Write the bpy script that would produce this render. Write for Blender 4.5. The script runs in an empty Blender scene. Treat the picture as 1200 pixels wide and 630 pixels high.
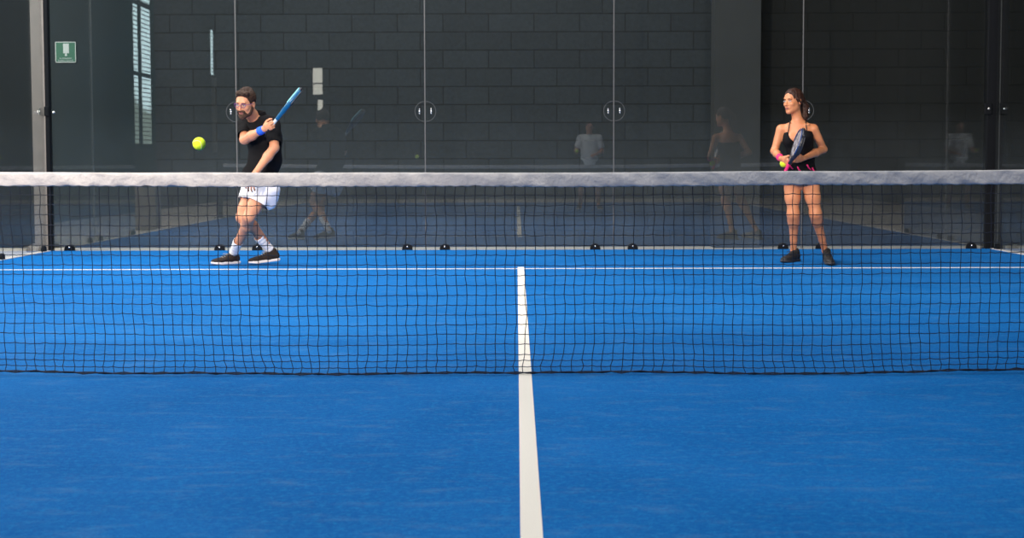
import bpy, bmesh, math, random
import numpy as np
from mathutils import Vector, Matrix, Euler

random.seed(7); rng = np.random.RandomState(11)
SC = bpy.context.scene
COL = SC.collection
V = lambda *a: np.array(a, float)
def nrm(v): v = np.array(v, float); return v/np.linalg.norm(v)

# ------------------------------------------------------------------ camera
F_PX = 1858.5
CAM_LOC = Vector((-0.0354, -6.883, 0.925))
CAM_ROT = Matrix.Rotation(0.00303, 3, 'Z') @ Matrix.Rotation(math.pi/2-0.06695, 3, 'X') @ Matrix.Rotation(-0.0026, 3, 'Z')
cd = bpy.data.cameras.new('camera'); cam = bpy.data.objects.new('camera', cd); COL.objects.link(cam)
cam.matrix_world = Matrix.Translation(CAM_LOC) @ CAM_ROT.to_4x4()
cd.sensor_width = 36; cd.lens = F_PX/1200*36; cd.clip_start = .05; cd.clip_end = 200
cd.dof.use_dof = True; cd.dof.focus_distance = 9.0; cd.dof.aperture_fstop = 7.1
SC.camera = cam
def ray(px, py): return CAM_ROT @ Vector(((px-600)/F_PX, -(py-315)/F_PX, -1))
def W(px, py, Y):           # a point of the place seen in that direction at court depth Y
    r = ray(px, py); return np.array(CAM_LOC + r*((Y-CAM_LOC.y)/r.y))
def G(px, py, z=0.0):       # ... and on the ground
    r = ray(px, py); return np.array(CAM_LOC + r*((z-CAM_LOC.z)/r.z))

# ------------------------------------------------------------------ materials
def mat(name, col, rough=.6, metal=0, spec=.5, noise=None, bump=None, sss=0, emit=None):
    m = bpy.data.materials.new(name); m.use_nodes = True
    nt = m.node_tree; b = nt.nodes['Principled BSDF']
    b.inputs['Base Color'].default_value = (*col, 1)
    b.inputs['Roughness'].default_value = rough; b.inputs['Metallic'].default_value = metal
    b.inputs['Specular IOR Level'].default_value = spec
    if sss: b.inputs['Subsurface Weight'].default_value = sss; b.inputs['Subsurface Scale'].default_value = .02
    if emit: b.inputs['Emission Color'].default_value = (*col, 1); b.inputs['Emission Strength'].default_value = emit
    tc = nt.nodes.new('ShaderNodeTexCoord')
    if noise:
        sc, amt, c2 = noise
        n = nt.nodes.new('ShaderNodeTexNoise'); n.inputs['Scale'].default_value = sc; n.inputs['Detail'].default_value = 5
        r = nt.nodes.new('ShaderNodeMapRange'); r.inputs['From Min'].default_value = .35; r.inputs['From Max'].default_value = .65
        r.inputs['To Max'].default_value = amt
        x = nt.nodes.new('ShaderNodeMix'); x.data_type = 'RGBA'
        x.inputs[6].default_value = (*col, 1); x.inputs[7].default_value = (*c2, 1)
        nt.links.new(tc.outputs['Object'], n.inputs['Vector']); nt.links.new(n.outputs['Fac'], r.inputs['Value'])
        nt.links.new(r.outputs['Result'], x.inputs[0]); nt.links.new(x.outputs[2], b.inputs['Base Color'])
    if bump:
        sc, st = bump
        n = nt.nodes.new('ShaderNodeTexNoise'); n.inputs['Scale'].default_value = sc; n.inputs['Detail'].default_value = 6
        bp = nt.nodes.new('ShaderNodeBump'); bp.inputs['Strength'].default_value = st; bp.inputs['Distance'].default_value = .01
        nt.links.new(tc.outputs['Object'], n.inputs['Vector']); nt.links.new(n.outputs['Fac'], bp.inputs['Height'])
        nt.links.new(bp.outputs['Normal'], b.inputs['Normal'])
    return m

M = {}
M['skin_m'] = mat('skin', (.64,.29,.16), .5, noise=(14,.5,(.54,.21,.11)), sss=.08)
M['skin_w'] = mat('skin_tan', (.62,.25,.115), .45, noise=(14,.5,(.50,.18,.08)), sss=.08)
M['hair_m'] = mat('brown_hair', (.022,.011,.007), .6, spec=.25, noise=(60,.7,(.055,.027,.015)), bump=(120,.5))
M['beard'] = mat('beard_hair', (.045,.022,.014), .8, spec=.2, noise=(90,.7,(.12,.07,.05)), bump=(150,.6))
M['hair_w'] = mat('auburn_hair', (.018,.006,.0035), .5, spec=.3, noise=(60,.7,(.055,.018,.009)), bump=(120,.5))
M['black_cloth'] = mat('black_fabric', (.006,.006,.007), .9, spec=.12, noise=(8,.6,(.011,.010,.012)), bump=(40,.3))
M['black_strap'] = mat('black_band', (.008,.008,.009), .7)
M['white_cloth'] = mat('white_fabric', (.86,.84,.88), .8, bump=(25,.3))
M['sock'] = mat('white_sock_knit', (.87,.85,.86), .9, bump=(200,.5))
M['pink'] = mat('pink_fabric', (.80,.02,.16), .7)
M['bluecloth'] = mat('blue_terry', (.02,.13,.72), .85, bump=(150,.5))
M['shoe_m'] = mat('dark_brown_shoe', (.018,.013,.012), .75, spec=.2, noise=(20,.8,(.035,.022,.017)))
M['shoe_w'] = mat('black_shoe', (.010,.011,.014), .6)
M['lace_m'] = mat('grey_laces', (.30,.28,.26), .8)
M['sole_w'] = mat('white_sole', (.75,.70,.70), .6)
M['sole_b'] = mat('dark_sole', (.03,.03,.035), .6)
M['lip'] = mat('lips', (.33,.10,.08), .5)
M['eyew'] = mat('eye_white', (.75,.72,.70), .2)
M['iris'] = mat('iris_dark', (.03,.02,.015), .2)
M['glassframe'] = mat('purple_frame', (.14,.03,.17), .3)
M['lens'] = mat('pale_lens', (.45,.40,.62), .1)
M['racket_blue'] = mat('teal_blue_gloss', (.008,.10,.24), .3)
M['racket_cyan'] = mat('pale_cyan_gloss', (.25,.62,.70), .3)
M['racket_black'] = mat('black_carbon', (.010,.011,.016), .35, noise=(45,.5,(.03,.034,.05)))
M['racket_face_w'] = mat('patterned_grey_face', (.02,.022,.03), .35, noise=(30,1,(.42,.42,.46)))
M['racket_navy'] = mat('navy_gloss', (.02,.05,.16), .25)
M['grip_white'] = mat('pale_grip', (.55,.6,.65), .8)
M['ball'] = mat('yellow_green_felt', (.62,.80,.03), .95, noise=(60,.5,(.45,.62,.01)), bump=(300,.4))
M['seam'] = mat('pale_seam', (.75,.85,.45), .8)
M['black_metal'] = mat('black_powder_coat', (.004,.005,.007), .65, spec=.12)
M['grey_metal'] = mat('grey_steel', (.20,.175,.165), .5, noise=(12,.5,(.15,.135,.13)))
M['chrome'] = mat('chrome', (.85,.83,.80), .2, metal=.8)
M['seal'] = mat('grey_seal', (.075,.078,.084), .5)
M['net'] = mat('navy_net_cord', (.006,.010,.024), .85)
M['cord'] = mat('dark_rope', (.012,.016,.035), .9, bump=(200,.8))
M['line'] = mat('white_line_turf', (.78,.73,.65), .95, noise=(300,.5,(.62,.59,.54)), bump=(400,.4))
M['concrete'] = mat('beige_concrete', (.60,.52,.43), .85, noise=(2.5,.6,(.50,.43,.37)))
M['kerb'] = mat('pale_aluminium', (.62,.58,.56), .5)
M['hall'] = mat('dark_hall_wall', (.016,.018,.021), .9, noise=(1.2,.6,(.011,.012,.015)))
M['teal'] = mat('dark_teal_panel', (.0035,.013,.018), .8, noise=(1.5,.7,(.0025,.009,.012)))
M['black_wall'] = mat('black_wall_paint', (.0025,.004,.006), .9)
M['pillar'] = mat('charcoal_plaster', (.025,.026,.028), .85, noise=(3,.7,(.020,.021,.022)))
M['taupe'] = mat('taupe_post', (.24,.20,.17), .6)
M['darkceil'] = mat('dark_ceiling', (.02,.02,.022), .9)
M['sign_green'] = mat('sign_green', (.008,.10,.055), .5)
M['sign_white'] = mat('sign_white', (.42,.46,.44), .5)
M['grey_cloth'] = mat('pale_grey_shirt', (.75,.74,.72), .85)
M['rubber'] = mat('rubber', (.02,.02,.02), .8)

def turf():
    m = bpy.data.materials.new('blue_turf'); m.use_nodes = True; nt = m.node_tree; N = nt.nodes; L = nt.links
    b = N['Principled BSDF']; b.inputs['Roughness'].default_value = .9; b.inputs['Specular IOR Level'].default_value = .05
    tc = N.new('ShaderNodeTexCoord')
    def noise(scale, det, vec=None, rough=.5):
        n = N.new('ShaderNodeTexNoise'); n.inputs['Scale'].default_value = scale; n.inputs['Detail'].default_value = det
        n.inputs['Roughness'].default_value = rough
        L.new(vec or tc.outputs['Object'], n.inputs['Vector']); return n.outputs['Fac']
    def ramp(src, a, c, to=1.0):
        r = N.new('ShaderNodeMapRange'); r.inputs['From Min'].default_value = a; r.inputs['From Max'].default_value = c
        r.inputs['To Max'].default_value = to; L.new(src, r.inputs['Value']); return r.outputs['Result']
    def mix(f, a, c):
        x = N.new('ShaderNodeMix'); x.data_type = 'RGBA'
        L.new(f, x.inputs[0])
        if isinstance(a, tuple): x.inputs[6].default_value = (*a, 1)
        else: L.new(a, x.inputs[6])
        x.inputs[7].default_value = (*c, 1); return x.outputs[2]
    c = mix(ramp(noise(1.1, 6), .35, .65), (.002,.115,.375), (.008,.155,.475))
    c = mix(ramp(noise(130, 3, rough=.8), .40, .66, .65), c, (.002,.062,.27))
    mp = N.new('ShaderNodeMapping'); mp.inputs['Scale'].default_value = (2.8, 6.4, 1); L.new(tc.outputs['Object'], mp.inputs['Vector'])
    c = mix(ramp(noise(1.7, 8, mp.outputs['Vector'], .7), .52, .78, .60), c, (.10,.22,.40))   # sand dusting
    c = mix(ramp(noise(38, 6, rough=.85), .48, .66, .75), c, (.014,.215,.52))
    c = mix(ramp(noise(30, 6, mp.outputs['Vector'], .85), .48, .68, .80), c, (.001,.070,.27))
    L.new(c, b.inputs['Base Color'])
    bp = N.new('ShaderNodeBump'); bp.inputs['Strength'].default_value = .6; bp.inputs['Distance'].default_value = .008
    L.new(noise(170, 4, rough=.7), bp.inputs['Height']); L.new(bp.outputs['Normal'], b.inputs['Normal'])
    return m
M['turf'] = turf()

def blocks(name, base, mortar, ox=0.0):
    m = bpy.data.materials.new(name); m.use_nodes = True; nt = m.node_tree; N = nt.nodes; L = nt.links
    b = N['Principled BSDF']; b.inputs['Roughness'].default_value = .8; b.inputs['Specular IOR Level'].default_value = .3
    tc = N.new('ShaderNodeTexCoord'); sp = N.new('ShaderNodeSeparateXYZ'); cb = N.new('ShaderNodeCombineXYZ')
    L.new(tc.outputs['Object'], sp.inputs[0])
    ad = N.new('ShaderNodeMath'); ad.operation = 'ADD'; ad.inputs[1].default_value = 2.11+10.1+ox; L.new(sp.outputs['X'], ad.inputs[0])
    az = N.new('ShaderNodeMath'); az.operation = 'ADD'; az.inputs[1].default_value = .031+.4; L.new(sp.outputs['Z'], az.inputs[0])
    L.new(ad.outputs[0], cb.inputs[0]); L.new(az.outputs[0], cb.inputs[1])
    br = N.new('ShaderNodeTexBrick'); br.offset = .5; br.squash = 1
    br.inputs['Scale'].default_value = 1; br.inputs['Brick Width'].default_value = .505; br.inputs['Row Height'].default_value = .2
    br.inputs['Mortar Size'].default_value = .0055; br.inputs['Mortar Smooth'].default_value = .3
    br.inputs['Color1'].default_value = (*base, 1); br.inputs['Color2'].default_value = (*[x*.84 for x in base], 1)
    br.inputs['Mortar'].default_value = (*mortar, 1); L.new(cb.outputs[0], br.inputs['Vector'])
    n = N.new('ShaderNodeTexNoise'); n.inputs['Scale'].default_value = 25; n.inputs['Detail'].default_value = 8; L.new(tc.outputs['Object'], n.inputs['Vector'])
    r = N.new('ShaderNodeMapRange'); r.inputs['From Min'].default_value = .3; r.inputs['From Max'].default_value = .7; r.inputs['To Min'].default_value = .85; r.inputs['To Max'].default_value = 1.12
    L.new(n.outputs['Fac'], r.inputs['Value'])
    vm = N.new('ShaderNodeVectorMath'); vm.operation = 'SCALE'; L.new(br.outputs['Color'], vm.inputs[0]); L.new(r.outputs['Result'], vm.inputs['Scale'])
    L.new(vm.outputs['Vector'], b.inputs['Base Color'])
    bp = N.new('ShaderNodeBump'); bp.invert = True; bp.inputs['Strength'].default_value = 1; bp.inputs['Distance'].default_value = .02
    L.new(br.outputs['Fac'], bp.inputs['Height'])
    bp2 = N.new('ShaderNodeBump'); bp2.inputs['Strength'].default_value = .35; bp2.inputs['Distance'].default_value = .01
    L.new(n.outputs['Fac'], bp2.inputs['Height']); L.new(bp.outputs['Normal'], bp2.inputs['Normal'])
    L.new(bp2.outputs['Normal'], b.inputs['Normal'])
    return m
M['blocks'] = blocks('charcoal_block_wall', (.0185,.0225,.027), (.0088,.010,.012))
M['blocks_shade'] = blocks('shaded_block_wall', (.0068,.0070,.0072), (.003,.003,.003))  # same blocks, with the shade right of the pillar put into the colour

def glassmat():
    m = bpy.data.materials.new('clear_glass'); m.use_nodes = True; nt = m.node_tree; N = nt.nodes; L = nt.links
    for n in list(N): N.remove(n)
    out = N.new('ShaderNodeOutputMaterial'); mx = N.new('ShaderNodeMixShader')
    t = N.new('ShaderNodeBsdfTransparent'); t.inputs[0].default_value = (.93,.96,.955,1)
    g = N.new('ShaderNodeBsdfGlossy'); g.inputs['Roughness'].default_value = .012; g.inputs['Color'].default_value = (1,1,1,1)
    fr = N.new('ShaderNodeFresnel'); fr.inputs['IOR'].default_value = 1.55
    # the back-facing side of a thin pane must not go into total reflection
    geo = N.new('ShaderNodeNewGeometry'); io = N.new('ShaderNodeMix'); io.data_type = 'FLOAT'
    io.inputs[2].default_value = 1.68; io.inputs[3].default_value = 1/1.68
    L.new(geo.outputs['Backfacing'], io.inputs[0]); L.new(io.outputs[0], fr.inputs['IOR'])
    tc = N.new('ShaderNodeTexCoord'); sp = N.new('ShaderNodeSeparateXYZ'); L.new(tc.outputs['Object'], sp.inputs[0])
    no = N.new('ShaderNodeTexNoise'); no.inputs['Scale'].default_value = 3; no.inputs['Detail'].default_value = 8; L.new(tc.outputs['Object'], no.inputs['Vector'])
    rm = N.new('ShaderNodeMapRange'); rm.inputs['From Min'].default_value = 1.5; rm.inputs['From Max'].default_value = .3
    rm.inputs['To Min'].default_value = .0003; rm.inputs['To Max'].default_value = .040; L.new(sp.outputs['Z'], rm.inputs['Value'])
    mu = N.new('ShaderNodeMath'); mu.operation = 'MULTIPLY'; L.new(rm.outputs['Result'], mu.inputs[0]); L.new(no.outputs['Fac'], mu.inputs[1])
    df = N.new('ShaderNodeBsdfDiffuse'); df.inputs['Color'].default_value = (.55,.66,.76,1); m2 = N.new('ShaderNodeMixShader')
    L.new(mu.outputs[0], m2.inputs[0]); L.new(t.outputs[0], m2.inputs[1]); L.new(df.outputs[0], m2.inputs[2])
    L.new(fr.outputs[0], mx.inputs[0]); L.new(m2.outputs[0], mx.inputs[1]); L.new(g.outputs[0], mx.inputs[2]); L.new(mx.outputs[0], out.inputs[0])
    return m
M['glass'] = glassmat()

# ------------------------------------------------------------------ object helpers
ORG = np.zeros(3)           # world place of the thing being built; its parts are stored relative to it
def link(name, verts, faces, m, parent=None, smooth=True, loc=None):
    me = bpy.data.meshes.new(name); vv = np.array(verts, float)
    if parent is not None: vv = vv-ORG
    elif loc is not None: vv = vv-np.array(loc)
    me.from_pydata(vv.tolist(), [], [list(map(int, f)) for f in faces]); me.update()
    if smooth: me.polygons.foreach_set('use_smooth', [True]*len(me.polygons))
    me.materials.append(M[m] if isinstance(m, str) else m)
    o = bpy.data.objects.new(name, me); COL.objects.link(o)
    if parent is not None: o.parent = parent
    elif loc is not None: o.location = loc
    return o
def tag(o, label=None, cat=None, group=None, kind=None):
    if label: o['label'] = label
    if cat: o['category'] = cat
    if group: o['group'] = group
    if kind: o['kind'] = kind
    return o
def empty(name, loc, label, cat, group=None):
    global ORG
    o = bpy.data.objects.new(name, None); COL.objects.link(o); o.location = loc; o.empty_display_size = .1
    ORG = np.array(loc, float); return tag(o, label, cat, group)
def box(x0, x1, y0, y1, z0, z1):
    v = [(x, y, z) for x in (x0, x1) for y in (y0, y1) for z in (z0, z1)]
    return v, [(0,1,3,2),(4,6,7,5),(0,4,5,1),(2,3,7,6),(0,2,6,4),(1,5,7,3)]
def bbox(name, dims, m, parent=None, bevel=0, loc=None):
    v, f = box(*dims); o = link(name, v, f, m, parent, smooth=False, loc=loc)
    if bevel:
        b = o.modifiers.new('bevel', 'BEVEL'); b.width = bevel; b.segments = 2
    return o
def merge(parts):
    V_, F_, n = [], [], 0
    for v, f in parts:
        V_ += [tuple(q) for q in v]; F_ += [tuple(i+n for i in q) for q in f]; n += len(v)
    return V_, F_
def tube(pts, r, seg=8, closed=False):
    pts = [np.array(p, float) for p in pts]; n = len(pts); vs, fs = [], []
    rs = r if hasattr(r, '__len__') else [r]*n
    up = None
    for i, p in enumerate(pts):
        a = pts[(i+1) % n] if (closed or i < n-1) else p; b = pts[i-1] if (closed or i > 0) else p
        d = nrm(a-b)
        if up is None: up = np.cross(d, V(0,0,1)) if abs(d[2]) < .9 else np.cross(d, V(1,0,0))
        s = up-d*np.dot(up, d); s = nrm(s); up = s; t = np.cross(d, s)
        for k in range(seg):
            an = 2*math.pi*k/seg; vs.append(p+rs[i]*(math.cos(an)*s+math.sin(an)*t))
    for i in range(n if closed else n-1):
        j = (i+1) % n
        for k in range(seg): l = (k+1) % seg; fs.append((i*seg+k, i*seg+l, j*seg+l, j*seg+k))
    if not closed: fs.append(tuple(range(seg))[::-1]); fs.append(tuple((n-1)*seg+k for k in range(seg)))
    return vs, fs
def uvsphere(c, r, seg=24, rings=14, R=None):
    vs, fs = [], []; c = np.array(c, float); rr = np.array(r if hasattr(r, '__len__') else (r,r,r), float)
    for i in range(rings+1):
        th = math.pi*i/rings
        for k in range(seg):
            ph = 2*math.pi*k/seg; p = V(math.sin(th)*math.cos(ph), math.sin(th)*math.sin(ph), math.cos(th))*rr
            if R is not None: p = R@p
            vs.append(c+p)
    for i in range(rings):
        for k in range(seg): l = (k+1) % seg; fs.append((i*seg+k, (i+1)*seg+k, (i+1)*seg+l, i*seg+l))
    return vs, fs

# ------------------------------------------------------------------ smooth implicit modelling (one continuous surface)
class P:                       # primitives
    def __init__(s, kind, k, op, **a): s.kind, s.k, s.op, s.a = kind, k, op, a
def cone(p1, r1, p2, r2, k=.02, op='+'): return P('cone', k, op, p1=np.array(p1), p2=np.array(p2), r1=r1, r2=r2)
def ell(c, r, R=None, k=.02, op='+'): return P('ell', k, op, c=np.array(c), r=np.array(r, float), R=np.eye(3) if R is None else R)
def ecn(p1, ab1, p2, ab2, side, k=.03, op='+'):
    return P('ecn', k, op, p1=np.array(p1), p2=np.array(p2), ab1=ab1, ab2=ab2, side=np.array(side, float))
def plane(c, n): return P('plane', 0, 'x', c=np.array(c), n=nrm(n))
def grow(pr, t):
    a = dict(pr.a)
    if pr.kind == 'cone': a['r1'] += t; a['r2'] += t
    if pr.kind == 'ell': a['r'] = a['r']+t
    if pr.kind == 'ecn': a['ab1'] = (a['ab1'][0]+t, a['ab1'][1]+t); a['ab2'] = (a['ab2'][0]+t, a['ab2'][1]+t)
    return P(pr.kind, pr.k, pr.op, **a)
def dist(pr, X, Y, Z):
    a = pr.a
    if pr.kind == 'plane': n = a['n']; c = a['c']; return (X-c[0])*n[0]+(Y-c[1])*n[1]+(Z-c[2])*n[2]
    if pr.kind == 'cone':
        p, q = a['p1'], a['p2']; d = q-p; L2 = max(np.dot(d, d), 1e-9)
        x, y, z = X-p[0], Y-p[1], Z-p[2]
        t = np.clip((x*d[0]+y*d[1]+z*d[2])/L2, 0, 1)
        return np.sqrt((x-t*d[0])**2+(y-t*d[1])**2+(z-t*d[2])**2)-(a['r1']+(a['r2']-a['r1'])*t)
    if pr.kind == 'ell':
        R, c, r = a['R'], a['c'], a['r']; x, y, z = X-c[0], Y-c[1], Z-c[2]
        l = [(x*R[0,i]+y*R[1,i]+z*R[2,i]) for i in range(3)]
        k0 = np.sqrt(sum((l[i]/r[i])**2 for i in range(3))); k1 = np.sqrt(sum((l[i]/r[i]**2)**2 for i in range(3)))
        return k0*(k0-1)/np.maximum(k1, 1e-6)
    if pr.kind == 'ecn':
        p, q = a['p1'], a['p2']; d = q-p; L = np.linalg.norm(d); n = d/L
        s = nrm(a['side']-n*np.dot(a['side'], n)); w = np.cross(n, s)
        x, y, z = X-p[0], Y-p[1], Z-p[2]
        ax = x*n[0]+y*n[1]+z*n[2]; t = np.clip(ax/L, 0, 1); qa = ax-t*L
        qs = x*s[0]+y*s[1]+z*s[2]; qd = x*w[0]+y*w[1]+z*w[2]
        A = a['ab1'][0]+(a['ab2'][0]-a['ab1'][0])*t; B = a['ab1'][1]+(a['ab2'][1]-a['ab1'][1])*t; Cc = np.minimum(A, B)
        k0 = np.sqrt((qs/A)**2+(qd/B)**2+(qa/Cc)**2); k1 = np.sqrt((qs/A**2)**2+(qd/B**2)**2+(qa/Cc**2)**2)
        return k0*(k0-1)/np.maximum(k1, 1e-6)
def bounds(pr):
    a = pr.a
    if pr.kind == 'cone': r = max(a['r1'], a['r2']); return np.minimum(a['p1'], a['p2'])-r, np.maximum(a['p1'], a['p2'])+r
    if pr.kind == 'ell': r = max(a['r']); return a['c']-r, a['c']+r
    r = max(a['ab1']+a['ab2']); return np.minimum(a['p1'], a['p2'])-r, np.maximum(a['p1'], a['p2'])+r
def sdf_mesh(prims, h=.006, wrinkle=None, open_at=()):
    add = [p for p in prims if p.op == '+']
    lo = np.min([bounds(p)[0] for p in add], axis=0)-3*h-.012; hi = np.max([bounds(p)[1] for p in add], axis=0)+3*h+.012
    n = np.ceil((hi-lo)/h).astype(int)+1
    ax = [lo[i]+h*np.arange(n[i]) for i in range(3)]
    D = np.full(n, .08, np.float64)
    for p in prims:
        if p.kind == 'plane': sl = (slice(None),)*3
        else:
            b0, b1 = bounds(p); m = .03+p.k
            sl = tuple(slice(max(0, int((b0[i]-m-lo[i])/h)), min(n[i], int((b1[i]+m-lo[i])/h)+2)) for i in range(3))
            if any(s.stop <= s.start for s in sl): continue
        X, Y, Z = ax[0][sl[0]][:, None, None], ax[1][sl[1]][None, :, None], ax[2][sl[2]][None, None, :]
        d = dist(p, X, Y, Z); E = D[sl]
        if p.op == '+':
            if p.k > 0: q = np.maximum(p.k-np.abs(E-d), 0)/p.k; D[sl] = np.minimum(E, d)-q*q*p.k*.25
            else: D[sl] = np.minimum(E, d)
        elif p.op == '-':
            d = -d; k = max(p.k, 1e-6); q = np.maximum(k-np.abs(E-d), 0)/k; D[sl] = np.maximum(E, d)+q*q*k*.25
        else: D[sl] = np.maximum(E, d)
    if wrinkle is not None:
        X, Y, Z = ax[0][:, None, None], ax[1][None, :, None], ax[2][None, None, :]
        D = D+wrinkle(X, Y, Z)
    S = D < 0
    c = [S[i:n[0]-1+i, j:n[1]-1+j, k:n[2]-1+k] for i in (0,1) for j in (0,1) for k in (0,1)]
    cnt = sum(q.astype(np.int8) for q in c); act = (cnt > 0) & (cnt < 8)
    I = np.argwhere(act); ids = -np.ones(act.shape, np.int64); ids[act] = np.arange(len(I))
    acc = np.zeros((len(I), 3)); w = np.zeros(len(I))
    for a0 in range(3):
        for u in (0,1):
            for v in (0,1):
                o = [0,0,0]; oth = [i for i in range(3) if i != a0]; o[oth[0]] = u; o[oth[1]] = v; o2 = list(o); o2[a0] = 1
                A = D[I[:,0]+o[0], I[:,1]+o[1], I[:,2]+o[2]]; B = D[I[:,0]+o2[0], I[:,1]+o2[1], I[:,2]+o2[2]]
                mk = (A < 0) != (B < 0); t = np.where(mk, A/np.where(mk, A-B, 1), 0)
                pt = np.array(o, float)[None, :].repeat(len(I), 0); pt[:, a0] = t
                acc[mk] += pt[mk]; w[mk] += 1
    verts = lo+h*(I+acc/w[:, None]); faces = []
    for a0 in range(3):
        b_, c_ = [(1,2),(2,0),(0,1)][a0]
        s0 = [slice(None)]*3; s1 = [slice(None)]*3; s0[a0] = slice(0, -1); s1[a0] = slice(1, None)
        A = S[tuple(s0)]; B = S[tuple(s1)]; E = np.argwhere(A != B)
        E = E[(E[:, b_] > 0) & (E[:, c_] > 0) & (E[:, b_] < n[b_]-1) & (E[:, c_] < n[c_]-1)]
        def cell(db, dc): q = E.copy(); q[:, b_] += db; q[:, c_] += dc; return ids[q[:,0], q[:,1], q[:,2]]
        q = np.stack([cell(-1,-1), cell(0,-1), cell(0,0), cell(-1,0)], 1)
        fl = ~A[E[:,0], E[:,1], E[:,2]]; q[fl] = q[fl][:, ::-1]; faces.append(q)
    faces = np.concatenate(faces)
    for pl in open_at:            # open the hems
        nn = pl.a['n']; d = (verts-pl.a['c'])@nn; on = d > -.8*h
        verts = verts-np.where(on, d, 0)[:, None]*nn
        q = verts[faces]; fn = np.cross(q[:,2]-q[:,0], q[:,3]-q[:,1]); L = np.linalg.norm(fn, axis=1); L[L == 0] = 1
        cap = on[faces].all(axis=1) & ((np.abs(fn@nn)/L > .5) | (L < .02*h*h))
        faces = faces[~cap]
    return verts, faces
def sdf(name, prims, m, parent, h=.006, wrinkle=None, open_at=(), thick=0):
    v, f = sdf_mesh(prims, h, wrinkle, open_at)
    o = link(name, v, f, m, parent)
    if thick: s = o.modifiers.new('solid', 'SOLIDIFY'); s.thickness = thick; s.offset = -1
    return o
def folds(amp, fx, fy, fz, ph=0):
    return lambda X, Y, Z: amp*(np.sin(fx*X+1.7*np.sin(fz*.6*Z+ph)+ph)*np.sin(fz*Z+1.3*np.sin(fx*.5*X+fy*Y)+2*ph)+.5*np.sin(fy*Y+fz*1.7*Z+fx*.8*X))

# ------------------------------------------------------------------ THE SETTING
def struct(o): o['kind'] = 'structure'; return o
HX0, HX1, HY0, HY1, HZ = -7.4, 8.6, -14.5, 10.83, 7.2
struct(bbox('floor', (HX0,HX1,HY0,HY1+.6,-.30,-.015), 'concrete'))
def grid(name, x0, x1, y0, y1, z, m, nx, ny):
    vs = [(x0+(x1-x0)*i/nx, y0+(y1-y0)*j/ny, z) for i in range(nx+1) for j in range(ny+1)]
    fs = [(i*(ny+1)+j, (i+1)*(ny+1)+j, (i+1)*(ny+1)+j+1, i*(ny+1)+j+1) for i in range(nx) for j in range(ny)]
    return link(name, vs, fs, m, smooth=False)
struct(bbox('floor_court_turf', (-4.985,4.985,-9.985,9.985,-.015,0), 'turf'))
# court lines: strips of white turf stitched flush into the blue one
struct(bbox('trim_1_centre_line', (-.028,.028,-7.15,7.15,0,.003), 'line'))
struct(bbox('trim_2_far_service_line', (-4.98,4.98,6.915,6.955,0,.0034), 'line'))
struct(bbox('trim_3_near_service_line', (-4.98,4.98,-6.965,-6.90,0,.0034), 'line'))
for i, x in enumerate((-5.03, 5.03)):
    struct(bbox('trim_%d_side_kerb' % (4+i), (x-.045,x+.045,-9.985,9.93,-.015,.006), 'kerb'))
# walls of the hall
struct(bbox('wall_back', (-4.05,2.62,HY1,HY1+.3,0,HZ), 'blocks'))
struct(bbox('wall_back_right', (2.62,HX1,HY1,HY1+.3,0,HZ), 'blocks_shade'))
struct(bbox('wall_back_left', (-5.30,-4.05,HY1+.02,HY1+.3,0,HZ), 'teal'))
struct(bbox('wall_far_left', (HX0,-5.30,HY1+.02,HY1+.3,0,HZ), 'black_wall'))
struct(bbox('wall_pillar', (2.125,2.625,HY1-.33,HY1,-.01,HZ), 'pillar'))
struct(bbox('wall_right', (HX1,HX1+.2,HY0,HY1+.3,-.01,HZ), 'hall'))
struct(bbox('wall_front', (HX0,HX1,HY0-.2,HY0,-.01,HZ), 'hall'))
struct(bbox('ceiling', (HX0-.2,HX1+.2,HY0-.2,HY1+.3,HZ,HZ+.2), 'darkceil'))
# left wall with three louvred windows (they show as reflections in the glass)
def wall_with_holes(name, fixed, u0, u1, z0, z1, holes, m):
    holes = sorted(holes); parts = []; u = u0
    for (a, b, c, d) in holes:
        parts += [box(fixed-.2, fixed, u, a, z0, z1), box(fixed-.2, fixed, a, b, z0, c), box(fixed-.2, fixed, a, b, d, z1)]; u = b
    parts.append(box(fixed-.2, fixed, u, u1, z0, z1))
    v, f = merge(parts); return struct(link(name, v, f, m, smooth=False))
wins = [(-5.35,-3.72,1.25,5.4), (-12.15,-11.45,3.0,4.2)]
wall_with_holes('wall_left', HX0, HY0, HY1+.3, -.01, HZ, wins, 'hall')
def skymat():
    m = bpy.data.materials.new('daylight_view'); m.use_nodes = True; nt = m.node_tree; N = nt.nodes; L = nt.links
    for n in list(N): N.remove(n)
    out = N.new('ShaderNodeOutputMaterial'); e = N.new('ShaderNodeEmission'); tc = N.new('ShaderNodeTexCoord')
    sp = N.new('ShaderNodeSeparateXYZ'); L.new(tc.outputs['Object'], sp.inputs[0])
    n = N.new('ShaderNodeTexNoise'); n.inputs['Scale'].default_value = 2.2; n.inputs['Detail'].default_value = 8; L.new(tc.outputs['Object'], n.inputs['Vector'])
    ma = N.new('ShaderNodeMath'); ma.operation = 'MULTIPLY_ADD'; ma.inputs[1].default_value = 1.3; L.new(n.outputs['Fac'], ma.inputs[0]); L.new(sp.outputs['Z'], ma.inputs[2])
    r = N.new('ShaderNodeValToRGB'); r.color_ramp.elements[0].position = .0; r.color_ramp.elements[0].color = (.20,.25,.22,1)
    r.color_ramp.elements[1].position = 1; r.color_ramp.elements[1].color = (.72,.95,1.0,1)
    mr = N.new('ShaderNodeMapRange'); mr.inputs['From Min'].default_value = 2.55; mr.inputs['From Max'].default_value = 2.85
    L.new(ma.outputs[0], mr.inputs['Value']); L.new(mr.outputs['Result'], r.inputs['Fac']); L.new(r.outputs['Color'], e.inputs['Color'])
    e.inputs['Strength'].default_value = 5.2; L.new(e.outputs[0], out.inputs[0]); return m
M['sky'] = skymat()
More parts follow.
